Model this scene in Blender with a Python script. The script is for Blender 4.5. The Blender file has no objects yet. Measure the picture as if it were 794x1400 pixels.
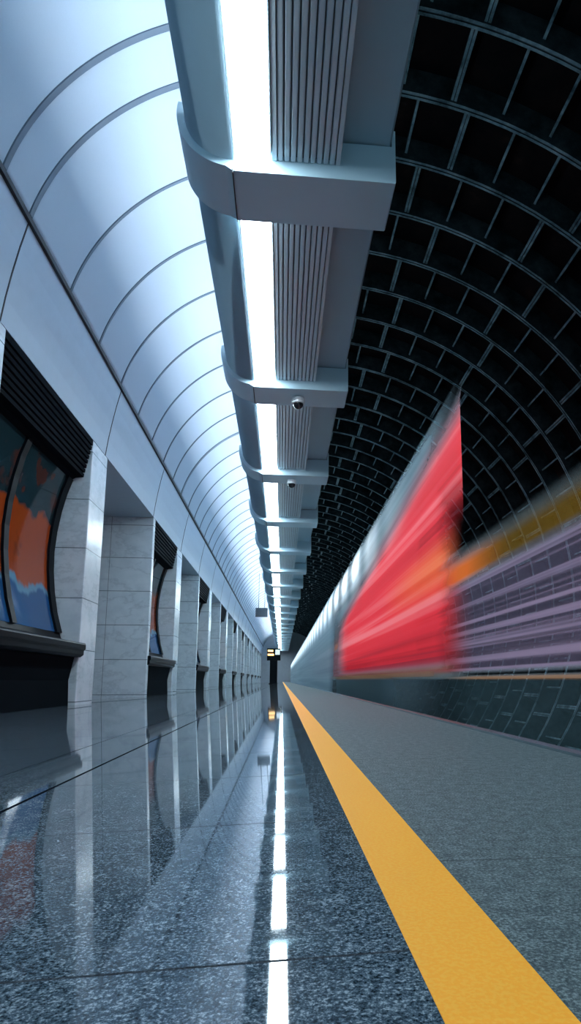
import bpy, math, random
from mathutils import Matrix, Vector
random.seed(3)
OFF=0.2   # build in heights relative to lens, then lift so the platform is at z=0
Y0,Y1=-3.0,76.0
scene=bpy.context.scene

# ---------------------------------------------------------------- materials
class G:
    def __init__(s,name):
        s.m=bpy.data.materials.new(name); s.m.use_nodes=True
        s.t=s.m.node_tree; s.n=s.t.nodes; s.l=s.t.links
        s.b=s.n['Principled BSDF']; s.out=s.n['Material Output']
        s.tc=s.n.new('ShaderNodeTexCoord'); s.co=s.tc.outputs['Object']
        sp=s.n.new('ShaderNodeSeparateXYZ'); s.l.new(s.co,sp.inputs[0]); s.x,s.y,s.z=sp.outputs
    def put(s,sock,v):
        if isinstance(v,(int,float)): sock.default_value=v
        elif isinstance(v,(tuple,list)):
            sock.default_value=tuple(v)+((1,) if len(v)==3 and sock.type=='RGBA' else ())
        else: s.l.new(v,sock)
    def math(s,op,a,b=0.0,c=None):
        n=s.n.new('ShaderNodeMath'); n.operation=op
        s.put(n.inputs[0],a); s.put(n.inputs[1],b)
        if c is not None: s.put(n.inputs[2],c)
        return n.outputs[0]
    def step(s,v,a,b,lo=0.0,hi=1.0):
        n=s.n.new('ShaderNodeMapRange'); n.interpolation_type='SMOOTHSTEP'
        s.put(n.inputs[0],v); s.put(n.inputs[1],a); s.put(n.inputs[2],b); s.put(n.inputs[3],lo); s.put(n.inputs[4],hi)
        return n.outputs[0]
    def mul(s,*a):
        r=a[0]
        for k in a[1:]: r=s.math('MULTIPLY',r,k)
        return r
    def inv(s,a): return s.math('SUBTRACT',1.0,a)
    def noise(s,scale,stretch=(1,1,1),detail=3,rough=.5,loc=(0,0,0)):
        mp=s.n.new('ShaderNodeMapping'); s.l.new(s.co,mp.inputs[0]); mp.inputs['Scale'].default_value=stretch
        mp.inputs['Location'].default_value=loc
        n=s.n.new('ShaderNodeTexNoise'); s.l.new(mp.outputs[0],n.inputs['Vector'])
        n.inputs['Scale'].default_value=scale; n.inputs['Detail'].default_value=detail; n.inputs['Roughness'].default_value=rough
        return n.outputs['Fac']
    def mix(s,f,a,b):
        n=s.n.new('ShaderNodeMix'); n.data_type='RGBA'
        s.put(n.inputs[0],f); s.put(n.inputs[6],a); s.put(n.inputs[7],b); return n.outputs[2]
    def ramp(s,f,stops):
        n=s.n.new('ShaderNodeValToRGB'); s.put(n.inputs[0],f); e=n.color_ramp.elements
        while len(e)<len(stops): e.new(0.5)
        for k,(p,c) in zip(e,stops): k.position=p; k.color=tuple(c)+(1,)
        return n.outputs[0]
    def set(s,**k):
        for a,v in k.items(): s.put(s.b.inputs[a.replace('_',' ')],v)
        return s.m
    def bump(s,h,strength=.2,dist=.01):
        n=s.n.new('ShaderNodeBump'); n.inputs['Strength'].default_value=strength; n.inputs['Distance'].default_value=dist
        s.put(n.inputs['Height'],h); s.l.new(n.outputs[0],s.b.inputs['Normal'])

def plain(name,col,rough=.5,metal=0.0,var=.12,scale=3.0,spec=.5):
    g=G(name); f=g.noise(scale)
    c=g.mix(f,tuple(v*(1-var) for v in col),tuple(min(1,v*(1+var)) for v in col))
    return g.set(Base_Color=c,Roughness=rough,Metallic=metal,Specular_IOR_Level=spec)
def emit(name,col,st):
    g=G(name); return g.set(Base_Color=(.8,.8,.8),Emission_Color=col,Emission_Strength=st)

def granite():
    g=G('polished_granite')
    n1=g.noise(340,detail=2,rough=.75); n2=g.noise(95,detail=4,rough=.7); n3=g.noise(2.0,detail=2); n4=g.noise(26,detail=3,rough=.7)
    v=g.math('ADD',g.math('ADD',g.mul(n1,.62),g.mul(n2,.26)),g.mul(n4,.12))
    c=g.ramp(v,[(.39,(.012,.022,.034)),(.47,(.044,.070,.094)),(.54,(.11,.155,.195)),(.62,(.36,.43,.485))])
    c=g.mix(g.mul(n3,.25),c,(.042,.068,.095))
    fy=g.math('FRACT',g.math('DIVIDE',g.math('ADD',g.y,4.2775),.455))
    jy=g.math('LESS_THAN',g.math('ABSOLUTE',g.math('SUBTRACT',fy,.5)),.0040)
    d1=g.math('LESS_THAN',g.math('ABSOLUTE',g.math('ADD',g.x,.47)),.0045)
    fx=g.math('FRACT',g.math('DIVIDE',g.math('ADD',g.x,20.47),.9))
    j2=g.mul(g.math('LESS_THAN',g.x,-.6),g.math('LESS_THAN',fx,.005))
    j=g.math('MAXIMUM',g.math('MAXIMUM',g.mul(jy,.8),d1),j2)
    c=g.mix(j,c,(.004,.006,.01))
    r=g.math('ADD',g.mul(n2,.03),.020)
    r=g.math('MAXIMUM',r,g.mul(j,.9))
    g.set(Base_Color=c,Roughness=r,Specular_IOR_Level=g.mul(g.inv(j),.36)); return g.m
def edge_granite():
    g=G('flamed_granite')
    n1=g.noise(300,detail=2,rough=.75); n2=g.noise(14,detail=3); n4=g.noise(50,detail=3,rough=.7)
    n1=g.math('ADD',g.mul(n1,.72),g.mul(n4,.28))
    c=g.ramp(n1,[(.38,(.020,.033,.038)),(.5,(.072,.104,.114)),(.62,(.24,.30,.31))])
    c=g.mix(g.mul(n2,.35),c,(.052,.084,.092))
    fy=g.math('FRACT',g.math('DIVIDE',g.math('ADD',g.y,4.2775),.91))
    jy=g.math('LESS_THAN',g.math('ABSOLUTE',g.math('SUBTRACT',fy,.5)),.002)
    c=g.mix(g.mul(jy,.6),c,(.01,.02,.02))
    g.bump(n1,.4,.003); return g.set(Base_Color=c,Roughness=.68,Specular_IOR_Level=.2)
def yellow():
    g=G('yellow_line_paint'); n=g.noise(260,detail=2); n2=g.noise(6)
    c=g.mix(g.step(n,.4,.62),(1.0,.40,.035),(1.0,.46,.055)); c=g.mix(g.mul(n2,.2),c,(1.0,.39,.035))
    g.bump(n,.15,.002); return g.set(Base_Color=c,Roughness=.6,Specular_IOR_Level=.1)
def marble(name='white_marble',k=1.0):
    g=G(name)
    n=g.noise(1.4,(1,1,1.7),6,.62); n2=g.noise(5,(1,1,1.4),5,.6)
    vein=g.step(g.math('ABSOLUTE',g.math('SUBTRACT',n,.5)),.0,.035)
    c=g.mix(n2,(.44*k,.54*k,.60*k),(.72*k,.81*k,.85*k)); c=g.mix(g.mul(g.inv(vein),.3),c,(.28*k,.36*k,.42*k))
    fz=g.math('FRACT',g.math('DIVIDE',g.math('ADD',g.z,5.22),.62))
    jz=g.math('LESS_THAN',fz,.018)
    fx=g.math('FRACT',g.math('DIVIDE',g.math('ADD',g.x,20.0-.02),.8))
    jx=g.math('LESS_THAN',fx,.010)
    j=g.math('MAXIMUM',jz,jx)
    c=g.mix(g.mul(j,.8),c,(.05,.08,.10))
    return g.set(Base_Color=c,Roughness=.2)
def poster():
    g=G('backlit_poster')
    w=g.noise(1.6,(0,1,1),3,.5,loc=(0,3.1,0)); w2=g.noise(2.3,(0,1,.6),3,.5,loc=(0,.7,2))
    zz=g.math('ADD',g.z,g.mul(g.math('SUBTRACT',w,.5),1.1))
    zb=g.math('ADD',g.z,g.mul(g.math('SUBTRACT',w2,.5),.5))
    c=g.mix(g.step(zz,1.78,1.88),(.24,.042,.009),(.010,.028,.036))
    c=g.mix(g.mul(g.step(w,.55,.6),.6),c,(.09,.022,.010))
    c=g.mix(g.step(zb,.98,1.06),(.012,.065,.18),c)
    c=g.mix(g.mul(g.step(zb,.95,1.01),g.inv(g.step(zb,1.03,1.09))),c,(.08,.2,.3))
    return g.set(Base_Color=c,Roughness=.08,Emission_Color=c,Emission_Strength=.05,Specular_IOR_Level=.2)
def lining():
    g=G('cast_iron_lining'); n=g.noise(2.2,(1,1,1),5,.65)
    c=g.ramp(n,[(.35,(.003,.004,.006)),(.6,(.012,.009,.010)),(.75,(.030,.019,.016))])
    return g.set(Base_Color=c,Roughness=.8,Specular_IOR_Level=.1)
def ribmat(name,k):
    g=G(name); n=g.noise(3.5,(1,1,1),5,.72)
    low=g.step(g.z,3.2,1.2,1.0,1.9)      # lower rings brightened in the colour, standing in for lamplight
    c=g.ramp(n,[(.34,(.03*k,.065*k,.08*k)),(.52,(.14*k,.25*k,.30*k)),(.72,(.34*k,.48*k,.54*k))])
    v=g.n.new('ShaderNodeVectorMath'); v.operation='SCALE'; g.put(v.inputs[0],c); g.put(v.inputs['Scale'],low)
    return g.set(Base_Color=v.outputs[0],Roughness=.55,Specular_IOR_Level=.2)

def train_mat():
    g=G('motion_blurred_livery')
    st=g.noise(1.0,(1.2,.05,5),3,.5); st2=g.noise(1.0,(1.5,.07,17),2,.5,loc=(0,4,1))
    s=g.math('ADD',g.mul(st,.7),g.mul(st2,.3))
    far=g.step(g.y,10.2,13.5); near=g.inv(far)
    side=g.inv(g.step(g.x,2.0,2.2))          # platform side of the carriage
    top=g.math('SUBTRACT',1.70,g.mul(g.math('SUBTRACT',g.y,3.3),.085))
    dz=g.math('SUBTRACT',g.z,top)
    red=g.mul(g.inv(g.step(dz,-.30,.05)),g.step(g.z,-.01,.14),side,g.inv(g.step(g.y,9.2,12.6)))
    redc=g.ramp(s,[(.34,(.55,.008,.022)),(.5,(.95,.035,.055)),(.62,(1.0,.19,.21))])
    om=g.mul(g.step(g.z,.46,.74),g.inv(g.step(g.z,.76,.96)),g.inv(g.step(g.y,3.6,6.4)))
    redc=g.mix(g.mul(om,g.math('ADD',.1,g.mul(s,1.0))),redc,(1.0,.20,.02))
    dark=g.mul(g.inv(g.step(g.z,.1,.40)),g.step(st2,.42,.58))
    redc=g.mix(g.mul(dark,.7),redc,(.14,.01,.03))
    veil=g.mul(g.step(dz,-.34,-.02),g.inv(g.step(g.z,1.60,1.95)),side,near,g.step(g.y,3.35,4.3))
    veil=g.mul(veil,g.math('ADD',.2,g.mul(s,.7)))
    skirt=g.mul(g.inv(g.step(g.z,.0,.12)),side,near,g.step(g.y,3.3,6.5,.0,1.0))
    fs=g.inv(side)
    yb=g.mul(g.step(g.z,1.66,1.90),g.inv(g.step(g.z,2.05,2.45)),fs)
    pb=g.mul(g.step(g.z,.10,.2),g.inv(g.step(g.z,1.66,1.88)),fs)
    ob=g.mul(g.step(g.z,.0,.03),g.inv(g.step(g.z,.05,.1)))
    lowf=g.mul(g.inv(g.step(g.z,.0,.06)),fs)
    yc=g.mix(st2,(.09,.055,.004),(.30,.18,.015))
    yc=g.mix(g.step(g.y,8.4,12.0),yc,(1.0,.20,.03))
    band=g.step(g.noise(1.0,(.5,.02,9.0),2,.5,loc=(0,2,3.3)),.40,.60)
    pc=g.mix(band,(.05,.055,.095),(.36,.30,.45)); pc=g.mix(g.mul(st2,.6),pc,(.18,.155,.25))
    pc=g.mix(g.mul(g.step(g.y,10.4,12.6),.7),pc,(.8,.06,.06))
    body=g.mix(s,(.14,.26,.32),(.50,.70,.80))
    wv=g.math('FRACT',g.math('DIVIDE',g.y,1.55))
    wb=g.math('ADD',.35,g.mul(g.step(wv,.0,.35),g.inv(g.step(wv,.6,1.0)),.65))
    glint=g.mul(wb,g.step(g.z,1.05,1.55),g.inv(g.step(g.z,1.62,1.92)),side,g.step(g.y,4.2,9.0))  # lamp reflections along the roof edge, painted in as pale glow
    c=body
    c=g.mix(yb,c,yc); c=g.mix(pb,c,pc)
    c=g.mix(g.mul(lowf,.95),c,(.010,.038,.05))
    c=g.mix(g.mul(skirt,.9),c,(.02,.065,.08))
    c=g.mix(red,c,redc); c=g.mix(g.mul(ob,near,.7),c,(.45,.2,.04))
    c=g.mix(g.mul(glint,.95),c,(.88,.96,1.0))
    nearfs=g.mul(fs,near)
    lowfade=g.mul(g.step(g.y,3.3,4.0),g.math('ADD',.55,g.mul(st2,.9)))
    rn=g.math('MINIMUM',1.0,g.math('MAXIMUM',lowfade,g.step(g.z,.85,1.3,0,.92)))   # leading edge dissolves low down
    rn=g.math('MAXIMUM',rn,g.step(g.y,3.8,4.6))
    a=g.math('MAXIMUM',g.mul(red,rn,g.math('ADD',.74,g.mul(s,.45))),veil)
    a=g.math('MAXIMUM',a,g.mul(skirt,.8))
    a=g.math('MAXIMUM',a,g.mul(yb,g.step(g.y,8.4,11.5,.5,.92)))
    a=g.math('MAXIMUM',a,g.mul(pb,g.math('ADD',.50,g.mul(band,.2))))
    a=g.math('MAXIMUM',a,g.mul(lowf,.5))
    a=g.math('MAXIMUM',a,g.mul(ob,g.step(g.y,3.3,4.2,0,.6)))
    a=g.math('MAXIMUM',a,g.mul(ob,fs,.6))
    a=g.math('MAXIMUM',a,g.mul(glint,.9))
    a=g.math('MAXIMUM',a,g.mul(far,.75))
    a=g.math('MINIMUM',a,1.0)
    em=g.math('ADD',g.mul(red,.42),g.math('ADD',g.mul(glint,1.3),g.mul(nearfs,.5)))  # red side and far-side bands given a glow of their own
    return g.set(Base_Color=c,Roughness=.7,Alpha=a,Emission_Color=c,Emission_Strength=em,Specular_IOR_Level=.1)

LT=(.75,.90,1.0)
M=dict(
 granite=granite(), edge=edge_granite(), yellow=yellow(), marble=marble(), marble_d=marble('shaded_niche_marble',.55),  # marble_d: same marble, darkened in colour for niche shade
 poster=poster(), lining=lining(), rib=ribmat('painted_iron_flange',1.0), web=ribmat('shaded_iron_web',.14),  # web: flange iron with shade on its sides put into the colour
 gap=ribmat('flange_joint',.45), train=train_mat(),
 vault=plain('perforated_vault_panel',(.47,.57,.66),.5,0,.04,120),
 vrib=plain('vault_joint_grey',(.08,.12,.16),.5),
 frieze=plain('frieze_panel',(.38,.49,.58),.38,0,.05,8),
 seam=plain('dark_seam',(.01,.014,.02),.6),
 black=plain('black_lacquer_metal',(.004,.006,.009),.35,.0,spec=.04),
 matte=plain('matte_black_moulding',(.005,.008,.011),.5,.0,spec=.004),
 tube=plain('satin_grey_metal',(.32,.48,.58),.35,.1,.04),
 beam=plain('painted_beam',(.54,.75,.85),.4,.0,.04),
 louver=plain('louver_metal',(.58,.72,.79),.4,.0,.06),
 pan=plain('canopy_panel',(.42,.60,.69),.45,.0,.05),
 lamp=emit('lamp_diffuser',LT,31.0),
 cove=emit('cove_tube_light',(.80,.89,1.0),40.0),
 tfill=emit('tunnel_fill_glow',(.65,.88,1.0),6.0),  # added glow for the unseen tubes above the canopy
 down=emit('downlight_glow',(.9,.96,1.0),14.0),
 hall=plain('hall_wall_panel',(.40,.48,.55),.5),
 dark=plain('dark_concrete',(.02,.026,.03),.8),
 steel=plain('rail_steel',(.35,.45,.5),.25,.9),
 ysign=emit('amber_display',(1.0,.55,.08),3.0), wsign=emit('white_display',(.6,.8,.9),.5),
 grey=plain('sign_grey',(.10,.13,.16),.5),
 dome=plain('smoked_dome',(.01,.012,.015),.06), white=plain('white_plastic',(.7,.75,.78),.35),
)

# ---------------------------------------------------------------- mesh helpers
class MB:
    def __init__(s): s.v=[]; s.f=[]; s.mi=[]; s.mats=[]; s.sm=[]
    def mat(s,m):
        if m not in s.mats: s.mats.append(m)
        return s.mats.index(m)
    def face(s,idx,m,sm=False): s.f.append(idx); s.mi.append(s.mat(m)); s.sm.append(sm)
    def box(s,x0,x1,y0,y1,z0,z1,m):
        b=len(s.v); s.v+=[(x0,y0,z0),(x1,y0,z0),(x1,y1,z0),(x0,y1,z0),(x0,y0,z1),(x1,y0,z1),(x1,y1,z1),(x0,y1,z1)]
        for q in [(0,3,2,1),(4,5,6,7),(0,1,5,4),(1,2,6,5),(2,3,7,6),(3,0,4,7)]: s.face([b+i for i in q],m)
    def prof(s,pts,y0,y1,m,closed=True,sm=False,ny=1,mats=None):
        b=len(s.v); n=len(pts)
        for k in range(ny+1):
            y=y0+(y1-y0)*k/ny
            s.v+=[(p[0],y,p[1]) for p in pts]
        for k in range(ny):
            for i in range(n if closed else n-1):
                j=(i+1)%n; o=b+k*n
                s.face([o+i,o+j,o+n+j,o+n+i],mats[i] if mats else m,sm)
        if closed:
            s.face([b+i for i in range(n)][::-1],m); s.face([b+ny*n+i for i in range(n)],m)
    def cyl(s,c,r0,r1,z0,z1,m,n=20,cap=True):
        b=len(s.v)
        for z,r in((z0,r0),(z1,r1)):
            s.v+=[(c[0]+r*math.cos(2*math.pi*i/n),c[1]+r*math.sin(2*math.pi*i/n),z) for i in range(n)]
        for i in range(n): j=(i+1)%n; s.face([b+i,b+j,b+n+j,b+n+i],m,True)
        if cap: s.face([b+i for i in range(n)][::-1],m); s.face([b+n+i for i in range(n)],m)
    def dome(s,c,r,zc,m,n=20,k=7,down=True):
        b=len(s.v); sg=-1 if down else 1
        for a in range(k):
            t=a/k*math.pi/2
            s.v+=[(c[0]+r*math.cos(t)*math.cos(2*math.pi*i/n),c[1]+r*math.cos(t)*math.sin(2*math.pi*i/n),zc+sg*r*math.sin(t)) for i in range(n)]
        s.v.append((c[0],c[1],zc+sg*r)); tip=len(s.v)-1
        for a in range(k-1):
            for i in range(n): j=(i+1)%n; s.face([b+a*n+i,b+a*n+j,b+(a+1)*n+j,b+(a+1)*n+i],m,True)
        for i in range(n): s.face([b+(k-1)*n+i,b+(k-1)*n+(i+1)%n,tip],m,True)
    def obj(s,name,parent=None,bevel=0):
        me=bpy.data.meshes.new(name); me.from_pydata(s.v,[],s.f)
        for m in s.mats: me.materials.append(m)
        for p,mi,sm in zip(me.polygons,s.mi,s.sm): p.material_index=mi; p.use_smooth=sm
        me.update()
        o=bpy.data.objects.new(name,me); scene.collection.objects.link(o)
        if parent: o.parent=parent
        else: o.location.z=OFF
        if bevel:
            b=o.modifiers.new('bevel','BEVEL'); b.width=bevel; b.segments=2; b.limit_method='ANGLE'
        return o
def empty(name):
    e=bpy.data.objects.new(name,None); scene.collection.objects.link(e); e.location.z=OFF; e.empty_display_size=.2; return e
def arc(cx,cz,r,a0,a1,n):
    return [(cx+r*math.cos(math.radians(a0+(a1-a0)*i/n)),cz+r*math.sin(math.radians(a0+(a1-a0)*i/n))) for i in range(n+1)]

# ---------------------------------------------------------------- platform
SL=.036; XY0,XY1,XE=.099,.179,.81      # drainage fall of the floor to the left
def fz(x): return -.2-SL*(XY0-x)
b=MB(); b.prof([(XY0,-.2),(-7.4,fz(-7.4)),(-7.4,-.8),(XY0,-.8)],Y0,Y1,M['granite']); b.obj('floor')
b=MB(); b.prof([(XY0,-.5),(XY1,-.5),(XY1,-.1995),(XY0,-.1995)],Y0,Y1,M['yellow']); b.obj('yellow_safety_line')
b=MB(); b.prof([(XY1,-.8),(XE,-.8),(XE,-.215),(XE-.012,-.2),(XY1,-.2)],Y0,Y1,M['edge'])
b.prof([(XE-.03,-.2),(XE-.03,-.192),(XE+.012,-.192),(XE+.016,-.225),(XE+.002,-.225),(XE,-.21)],Y0,Y1,M['steel'])
b.prof([(XE-.2,-1.5),(XE-.02,-1.5),(XE-.02,-.8),(XE-.2,-.8)],Y0,Y1,M['dark'])
b.obj('platform_edge')
b=MB(); b.box(XE-.2,3.5,Y0,Y1,-1.6,-1.5,M['dark']); b.obj('track_bed')
for k,x in enumerate((1.55,3.07)):
    b=MB(); b.prof([(x-.07,-1.5),(x+.07,-1.5),(x+.07,-1.48),(x+.012,-1.46),(x+.012,-1.37),(x+.036,-1.36),(x+.036,-1.32),(x-.036,-1.32),(x-.036,-1.36),(x-.012,-1.37),(x-.012,-1.46),(x-.07,-1.48)],Y0,Y1,M['steel']); b.obj('track_rail')

# ---------------------------------------------------------------- tunnel lining with cast iron rings
TC=(.55,1.5); R=4.3
b=MB(); b.prof(arc(*TC,R+.27,-52,150,80),Y0,Y1,M['lining'],closed=False,sm=True)
nr=0; y=Y0+.43
SP=.78
while y<Y1-.1:
    for dy in (-.036,.008):
        prof=arc(*TC,R,-52,98,50); outer=arc(*TC,R+.27,-52,98,50)
        v0=len(b.v); n=len(prof)
        for yy in (y+dy,y+dy+.028):
            b.v+=[(p[0],yy,p[1]) for p in prof]; b.v+=[(p[0],yy,p[1]) for p in outer]
        for i in range(n-1):
            b.face([v0+i,v0+i+1,v0+n+i+1,v0+n+i],M['web'])
            b.face([v0+2*n+i,v0+3*n+i,v0+3*n+i+1,v0+2*n+i+1],M['web'])
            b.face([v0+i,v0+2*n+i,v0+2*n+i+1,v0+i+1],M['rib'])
    b.prof(arc(*TC,R+.012,-52,98,50),y-.009,y+.009,M['gap'],closed=False)
    a=-50+(nr%2)*3.4+(nr%3)*1.1
    k=0
    while a<97:
        for w in ((-.46,.0) if k%3==0 else (-.22,)):
            ca=math.radians(a+w); t=math.radians(.36)
            r0=R+(.02 if k%3==0 else .07)
            p=[(TC[0]+r*math.cos(q),TC[1]+r*math.sin(q)) for r,q in ((r0,ca),(R+.27,ca),(R+.27,ca+t),(r0,ca+t))]
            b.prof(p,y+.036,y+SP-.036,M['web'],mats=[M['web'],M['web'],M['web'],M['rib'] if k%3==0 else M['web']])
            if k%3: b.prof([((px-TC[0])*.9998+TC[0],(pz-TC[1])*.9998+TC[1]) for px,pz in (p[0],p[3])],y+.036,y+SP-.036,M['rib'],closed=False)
        a+=6.8; k+=1
    y+=SP; nr+=1
b.obj('wall_right')
b=MB()
for a in (-14,-11.5,-9):
    c=(TC[0]+4.22*math.cos(math.radians(a)),TC[1]+4.22*math.sin(math.radians(a)))
    b.prof(arc(c[0],c[1],.03,0,330,10),Y0,Y1,M['dark'],closed=True,sm=True)
b.obj('tunnel_cable')

# ---------------------------------------------------------------- vault over platform
VC=(-.07,3.43); VR=2.25
b=MB()
vp=arc(*VC,VR,165.5,76,60); vq=arc(*VC,VR+.06,165.5,76,60)
b.prof(vp+vq[::-1],Y0,Y1,M['vault'],sm=True,ny=1)
top=vp[-1]
b.prof([(top[0]-.02,top[1]),(top[0]+.04,top[1]),(.64,3.87),(.60,3.87)],Y0,Y1,M['vault'])
b.obj('ceiling')
b=MB()
def vrib(y,w):
    p=arc(*VC,VR-.014,165.5,80,50)+arc(*VC,VR+.01,165.5,80,50)[::-1]
    b.prof(p,y-w/2,y+w/2,M['vrib'],sm=False)
vrib(4.54,.055); vrib(5.06,.055); vrib(1.9,.04); vrib(2.9,.04)
y=6.12
k=0
while y<Y1:
    vrib(y,.09 if k%8==7 else .034); y+=1.03; k+=1
b.prof([(-2.30,3.93),(-2.235,3.93),(-2.235,3.985),(-2.30,3.985)],Y0,Y1,M['seam'])
b.obj('trim_1')

b=MB()
fr=[(-2.42,3.0),(-2.395,3.22),(-2.36,3.45),(-2.315,3.7),(-2.262,3.94)]
b.prof(fr+[(-2.6,3.94),(-2.6,3.0)],Y0,Y1,M['frieze'])
b.box(-7.4,-2.6,Y0,Y1,3.0,3.3,M['frieze'])
y=5.08-6.4
while y<Y1:
    if y>Y0+.1:
        s=[(x+.004,z) for x,z in fr]; b.prof(s+[(x-.02,z) for x,z in fr][::-1],y-.009,y+.009,M['seam'])
    y+=3.2
b.obj('wall_left_frieze')

# ---------------------------------------------------------------- pylons
PP=6.5
nb=[(-2.68,2.47),(-2.74,2.28),(-2.79,2.05),(-2.825,1.8),(-2.84,1.55),(-2.83,1.3),(-2.80,1.05),(-2.75,.8),(-2.68,.56)]
def pylon(ys):
    e=empty('marble_pylon'); L=3.35; n0,n1=ys+.16,ys+L-.65
    f=-.2-SL*(XY0+2.42)-.11
    m=MB(); m.box(-5.2,-2.42,ys,n0,f,3.0,M['marble']); m.obj('pier_front',e,.012)
    m=MB(); m.box(-5.2,-2.42,n1,ys+L,f,3.0,M['marble']); m.obj('pier_rear',e,.012)
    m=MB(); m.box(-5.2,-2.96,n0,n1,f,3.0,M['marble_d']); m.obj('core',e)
    m=MB(); m.prof(nb+[(-2.96,.56),(-2.96,2.47)],n0,n1,M['matte'],sm=False); m.obj('niche_back',e)
    c=[(-2.425,3.0),(-2.425,2.93)]
    x,z=-2.425,2.93
    for k in range(7):      # fine stepped mouldings
        c+=[(x-.03,z),(x-.03,z-.02),(x-.008,z-.02),(x-.012,z-.06)]; x-=.012; z-=.06
    c+=[(-2.60,2.50),(-2.68,2.46),(-2.96,2.46),(-2.96,3.0)]
    m=MB(); m.prof(c,n0,n1,M['matte']); m.obj('cornice',e)
    m=MB(); m.prof([(-2.37,.44),(-2.36,.42),(-2.36,.37),(-2.38,.35),(-2.38,.30),(-2.42,.27),(-2.96,.27),(-2.96,.56),(-2.66,.56),(-2.64,.50),(-2.60,.46),(-2.5,.44)],n0-.1,n1+.06,M['black']); m.obj('ledge',e,.006)
    m=MB(); m.prof([(-2.47,.27),(-2.52,.0),(-2.50,f),(-2.96,f),(-2.96,.27)],n0,n1,M['matte']); m.obj('plinth',e)
    sp=n0+1.2
    m=MB()
    for a,bb in ((n0+.08,sp-.05),(sp+.05,n1-.16)):
        m.prof([(x+.02,z) for x,z in nb],a,bb,M['poster'],closed=False,sm=True)
    m.obj('poster_display',e)
    m=MB()
    for yy,w in ((n0+.04,.08),(sp,.11),(n1-.08,.16)):
        m.prof([(x+.05,z) for x,z in nb]+[(x-.02,z) for x,z in nb][::-1],yy-w/2,yy+w/2,M['black'])
    m.obj('display_frame',e)
ys=11.55-2*PP
while ys<Y1-4:
    pylon(ys)
    yc=ys+3.35+1.6
    for xd in (-3.0,-4.2):
        d=MB(); d.cyl((xd,yc),.09,.09,2.985,3.0,M['white']); d.cyl((xd,yc),.065,.065,2.98,2.984,M['down']); d.obj('recessed_downlight')
    ys+=PP
b=MB(); b.box(-7.6,-7.4,Y0,Y1,-.9,3.3,M['hall']); b.obj('wall_left')
b=MB(); b.box(-7.6,5.5,Y1+.01,Y1+.2,-1.8,6.5,M['hall']); b.obj('wall_far')

# ---------------------------------------------------------------- lighting canopy
BW=.47; BL=3.2; B0=3.8-2*BL
tube=arc(-.385,3.88,.345,180,270,20)
b=MB()
b.prof(tube+[(-.385,3.58),(-.40,3.9),(-.69,3.9)],Y0,Y1,M['tube'],sm=True); b.obj('cornice_tube')
b=MB(); b.box(-.40,.64,Y0,Y1,3.87,3.91,M['pan'])
b.prof([(.36,3.76),(.70,3.74),(.715,3.76),(.715,3.87),(.36,3.87)],Y0,Y1,M['pan']); b.obj('ceiling_canopy')
yb=B0; beams=[]
while yb<Y1-1:
    beams.append(yb); yb+=BL
b=MB(); x0=-.12; W=.47; ns=9
for yb in beams[:-1]:
    ya,yc=yb+BW+.005,yb+BL-.005
    b.box(x0,x0+W,ya,yc,3.585,3.80,M['grey'])
    b.box(x0,x0+.03,ya,yc,3.545,3.585,M['louver']); b.box(x0+W-.03,x0+W,ya,yc,3.545,3.585,M['louver'])
    for i in range(ns):
        xc=x0+.055+(W-.11)*i/(ns-1)
        b.prof([(xc-.018,3.585),(xc-.018,3.556),(xc-.012,3.548),(xc+.012,3.548),(xc+.018,3.556),(xc+.018,3.585)],ya,yc,M['louver'])
b.obj('air_vent_louver')
for yb in beams:
    m=MB()
    lip=arc(-.385,3.88,.40,168,262,18)
    inner=arc(-.385,3.88,.348,262,168,18)
    m.prof(lip+[(-.385,3.45),(.735,3.44),(.745,3.45),(.745,3.865),(.72,3.865),(.72,3.735),(-.385,3.735),(-.385,3.53)]+inner,max(yb,Y0),yb+BW,M['beam'])
    m.prof([(-.392,3.40+.035),(-.386,3.435),(-.386,3.47),(-.392,3.47)],yb,yb+BW,M['seam'])
    m.obj('canopy_crossbeam')
for i,yb in enumerate(beams[:-1]):
    m=MB(); a,c=max(yb+BW+.01,Y0),yb+BL-.01
    m.prof([(-.372,3.60),(-.372,3.545),(-.355,3.53),(-.155,3.53),(-.138,3.545),(-.138,3.60)],a,c,M['lamp'])
    m.box(-.383,-.374,a,c,3.54,3.62,M['louver']); m.box(-.136,-.127,a,c,3.54,3.62,M['louver'])
    m.box(-.383,-.127,a,c,3.60,3.64,M['white'])
    m.obj('ceiling_light_strip')
for yb in beams[:-1]:
    m=MB(); a,c=yb+.1,yb+BL-.1
    m.box(-.60,-.46,a,c,3.95,3.99,M['cove'])
    m.prof([(-.65,3.912),(-.44,3.912),(-.44,3.95),(-.63,3.95),(-.655,4.06),(-.67,4.06)],a,c,M['white'])   # unseen trough, left lip added to keep cove light off the lower vault
    m.obj('cove_fluorescent_tube')
    m=MB()
    m.box(.66,.70,a,c,3.93,3.96,M['tfill']); m.box(.65,.71,a,c,3.88,3.93,M['white'])  # unseen tubes added behind the canopy to brighten the tunnel rings
    m.obj('hidden_tunnel_fill')

for yb,x in ((7.0,.15),(10.2,.12)):
    m=MB(); c=(x,yb+BW*.5)
    m.cyl(c,.082,.074,3.395,3.44,M['white']); m.cyl(c,.076,.082,3.36,3.395,M['white']); m.dome(c,.064,3.362,M['dome'])
    m.obj('security_camera')

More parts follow.
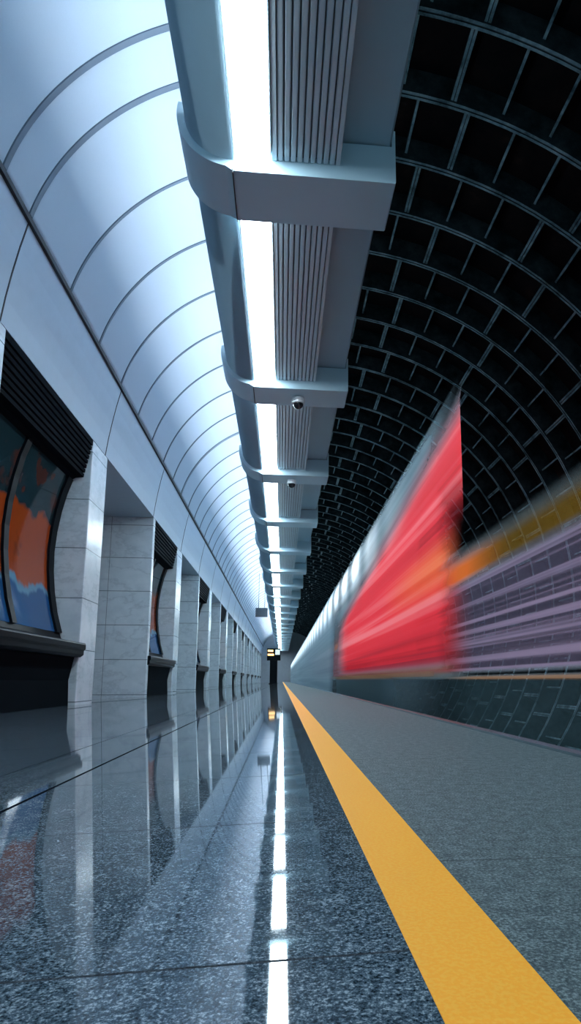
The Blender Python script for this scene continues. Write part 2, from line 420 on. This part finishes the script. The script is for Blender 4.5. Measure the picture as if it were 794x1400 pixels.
# ---------------------------------------------------------------- train (long exposure smear)
t=empty('train')
side=[(1.0,-.95),(.98,-.5),(.98,.3),(1.0,1.0),(1.0,1.6),(1.03,1.78),(1.12,1.97)]
farp=[(3.3,2.45),(3.3,1.9),(3.3,1.0),(3.3,-.95)]
m=MB(); m.prof(side,3.3,72,M['train'],closed=False,sm=True,ny=1); m.obj('body_side_platform',t)
m=MB(); m.prof([(1.12,1.97),(1.35,2.2),(1.8,2.4),(2.15,2.46),(2.5,2.46),(2.95,2.42),(3.3,2.2)],12.5,72,M['train'],closed=False,sm=True); m.obj('roof',t)
m=MB(); m.prof(farp,4.0,72,M['train'],closed=False); m.obj('body_side_far',t)

# ---------------------------------------------------------------- far end details
s=empty('information_sign')
m=MB(); m.box(-1.35,-.75,31,31.12,3.1,3.55,M['grey']); m.box(-1.32,-.78,30.99,31.0,3.13,3.52,M['grey']); m.obj('panel',s)
m=MB(); m.cyl((-1.2,31.06),.015,.015,3.55,5.3,M['steel'],8); m.cyl((-.9,31.06),.015,.015,3.55,5.4,M['steel'],8); m.obj('hanger',s)
s=empty('departure_board')
m=MB(); m.box(-1.0,-.1,42,42.15,1.3,2.1,M['black']); m.box(-.95,-.55,41.98,42,1.62,1.74,M['ysign']); m.box(-.95,-.6,41.98,42,1.88,2.0,M['ysign']); m.box(-.45,-.15,41.98,42,1.68,2.02,M['wsign']); m.obj('panel',s)
m=MB(); m.box(-.8,-.3,42.03,42.12,-.23,1.3,M['black']); m.box(-.85,-.25,41.9,42.25,-.24,-.19,M['black']); m.obj('stand',s)

# ---------------------------------------------------------------- world + camera
w=bpy.data.worlds.new('world'); scene.world=w; w.use_nodes=True
w.node_tree.nodes['Background'].inputs[0].default_value=(.45,.72,.9,1); w.node_tree.nodes['Background'].inputs[1].default_value=.6  # cool fill light added, entering through the open near end
cam=bpy.data.cameras.new('camera'); co=bpy.data.objects.new('camera',cam); scene.collection.objects.link(co)
th=math.radians(9.5); ps=math.atan(.094)
F=Vector((math.cos(th)*math.sin(ps),math.cos(th)*math.cos(ps),math.sin(th)))
Rr=Vector((math.cos(ps),-math.sin(ps),0)); U=Rr.cross(F)
mt=Matrix((Rr,U,-F)).transposed().to_4x4(); mt.translation=(0,0,OFF); co.matrix_world=mt
cam.lens=850/1400*36; cam.sensor_width=36; cam.shift_x=-(466-397)/1400; cam.shift_y=(787.8-700)/1400
cam.clip_start=.02; cam.clip_end=200
scene.camera=co
scene.view_settings.view_transform='Standard'; scene.view_settings.look='None'; scene.view_settings.exposure=0
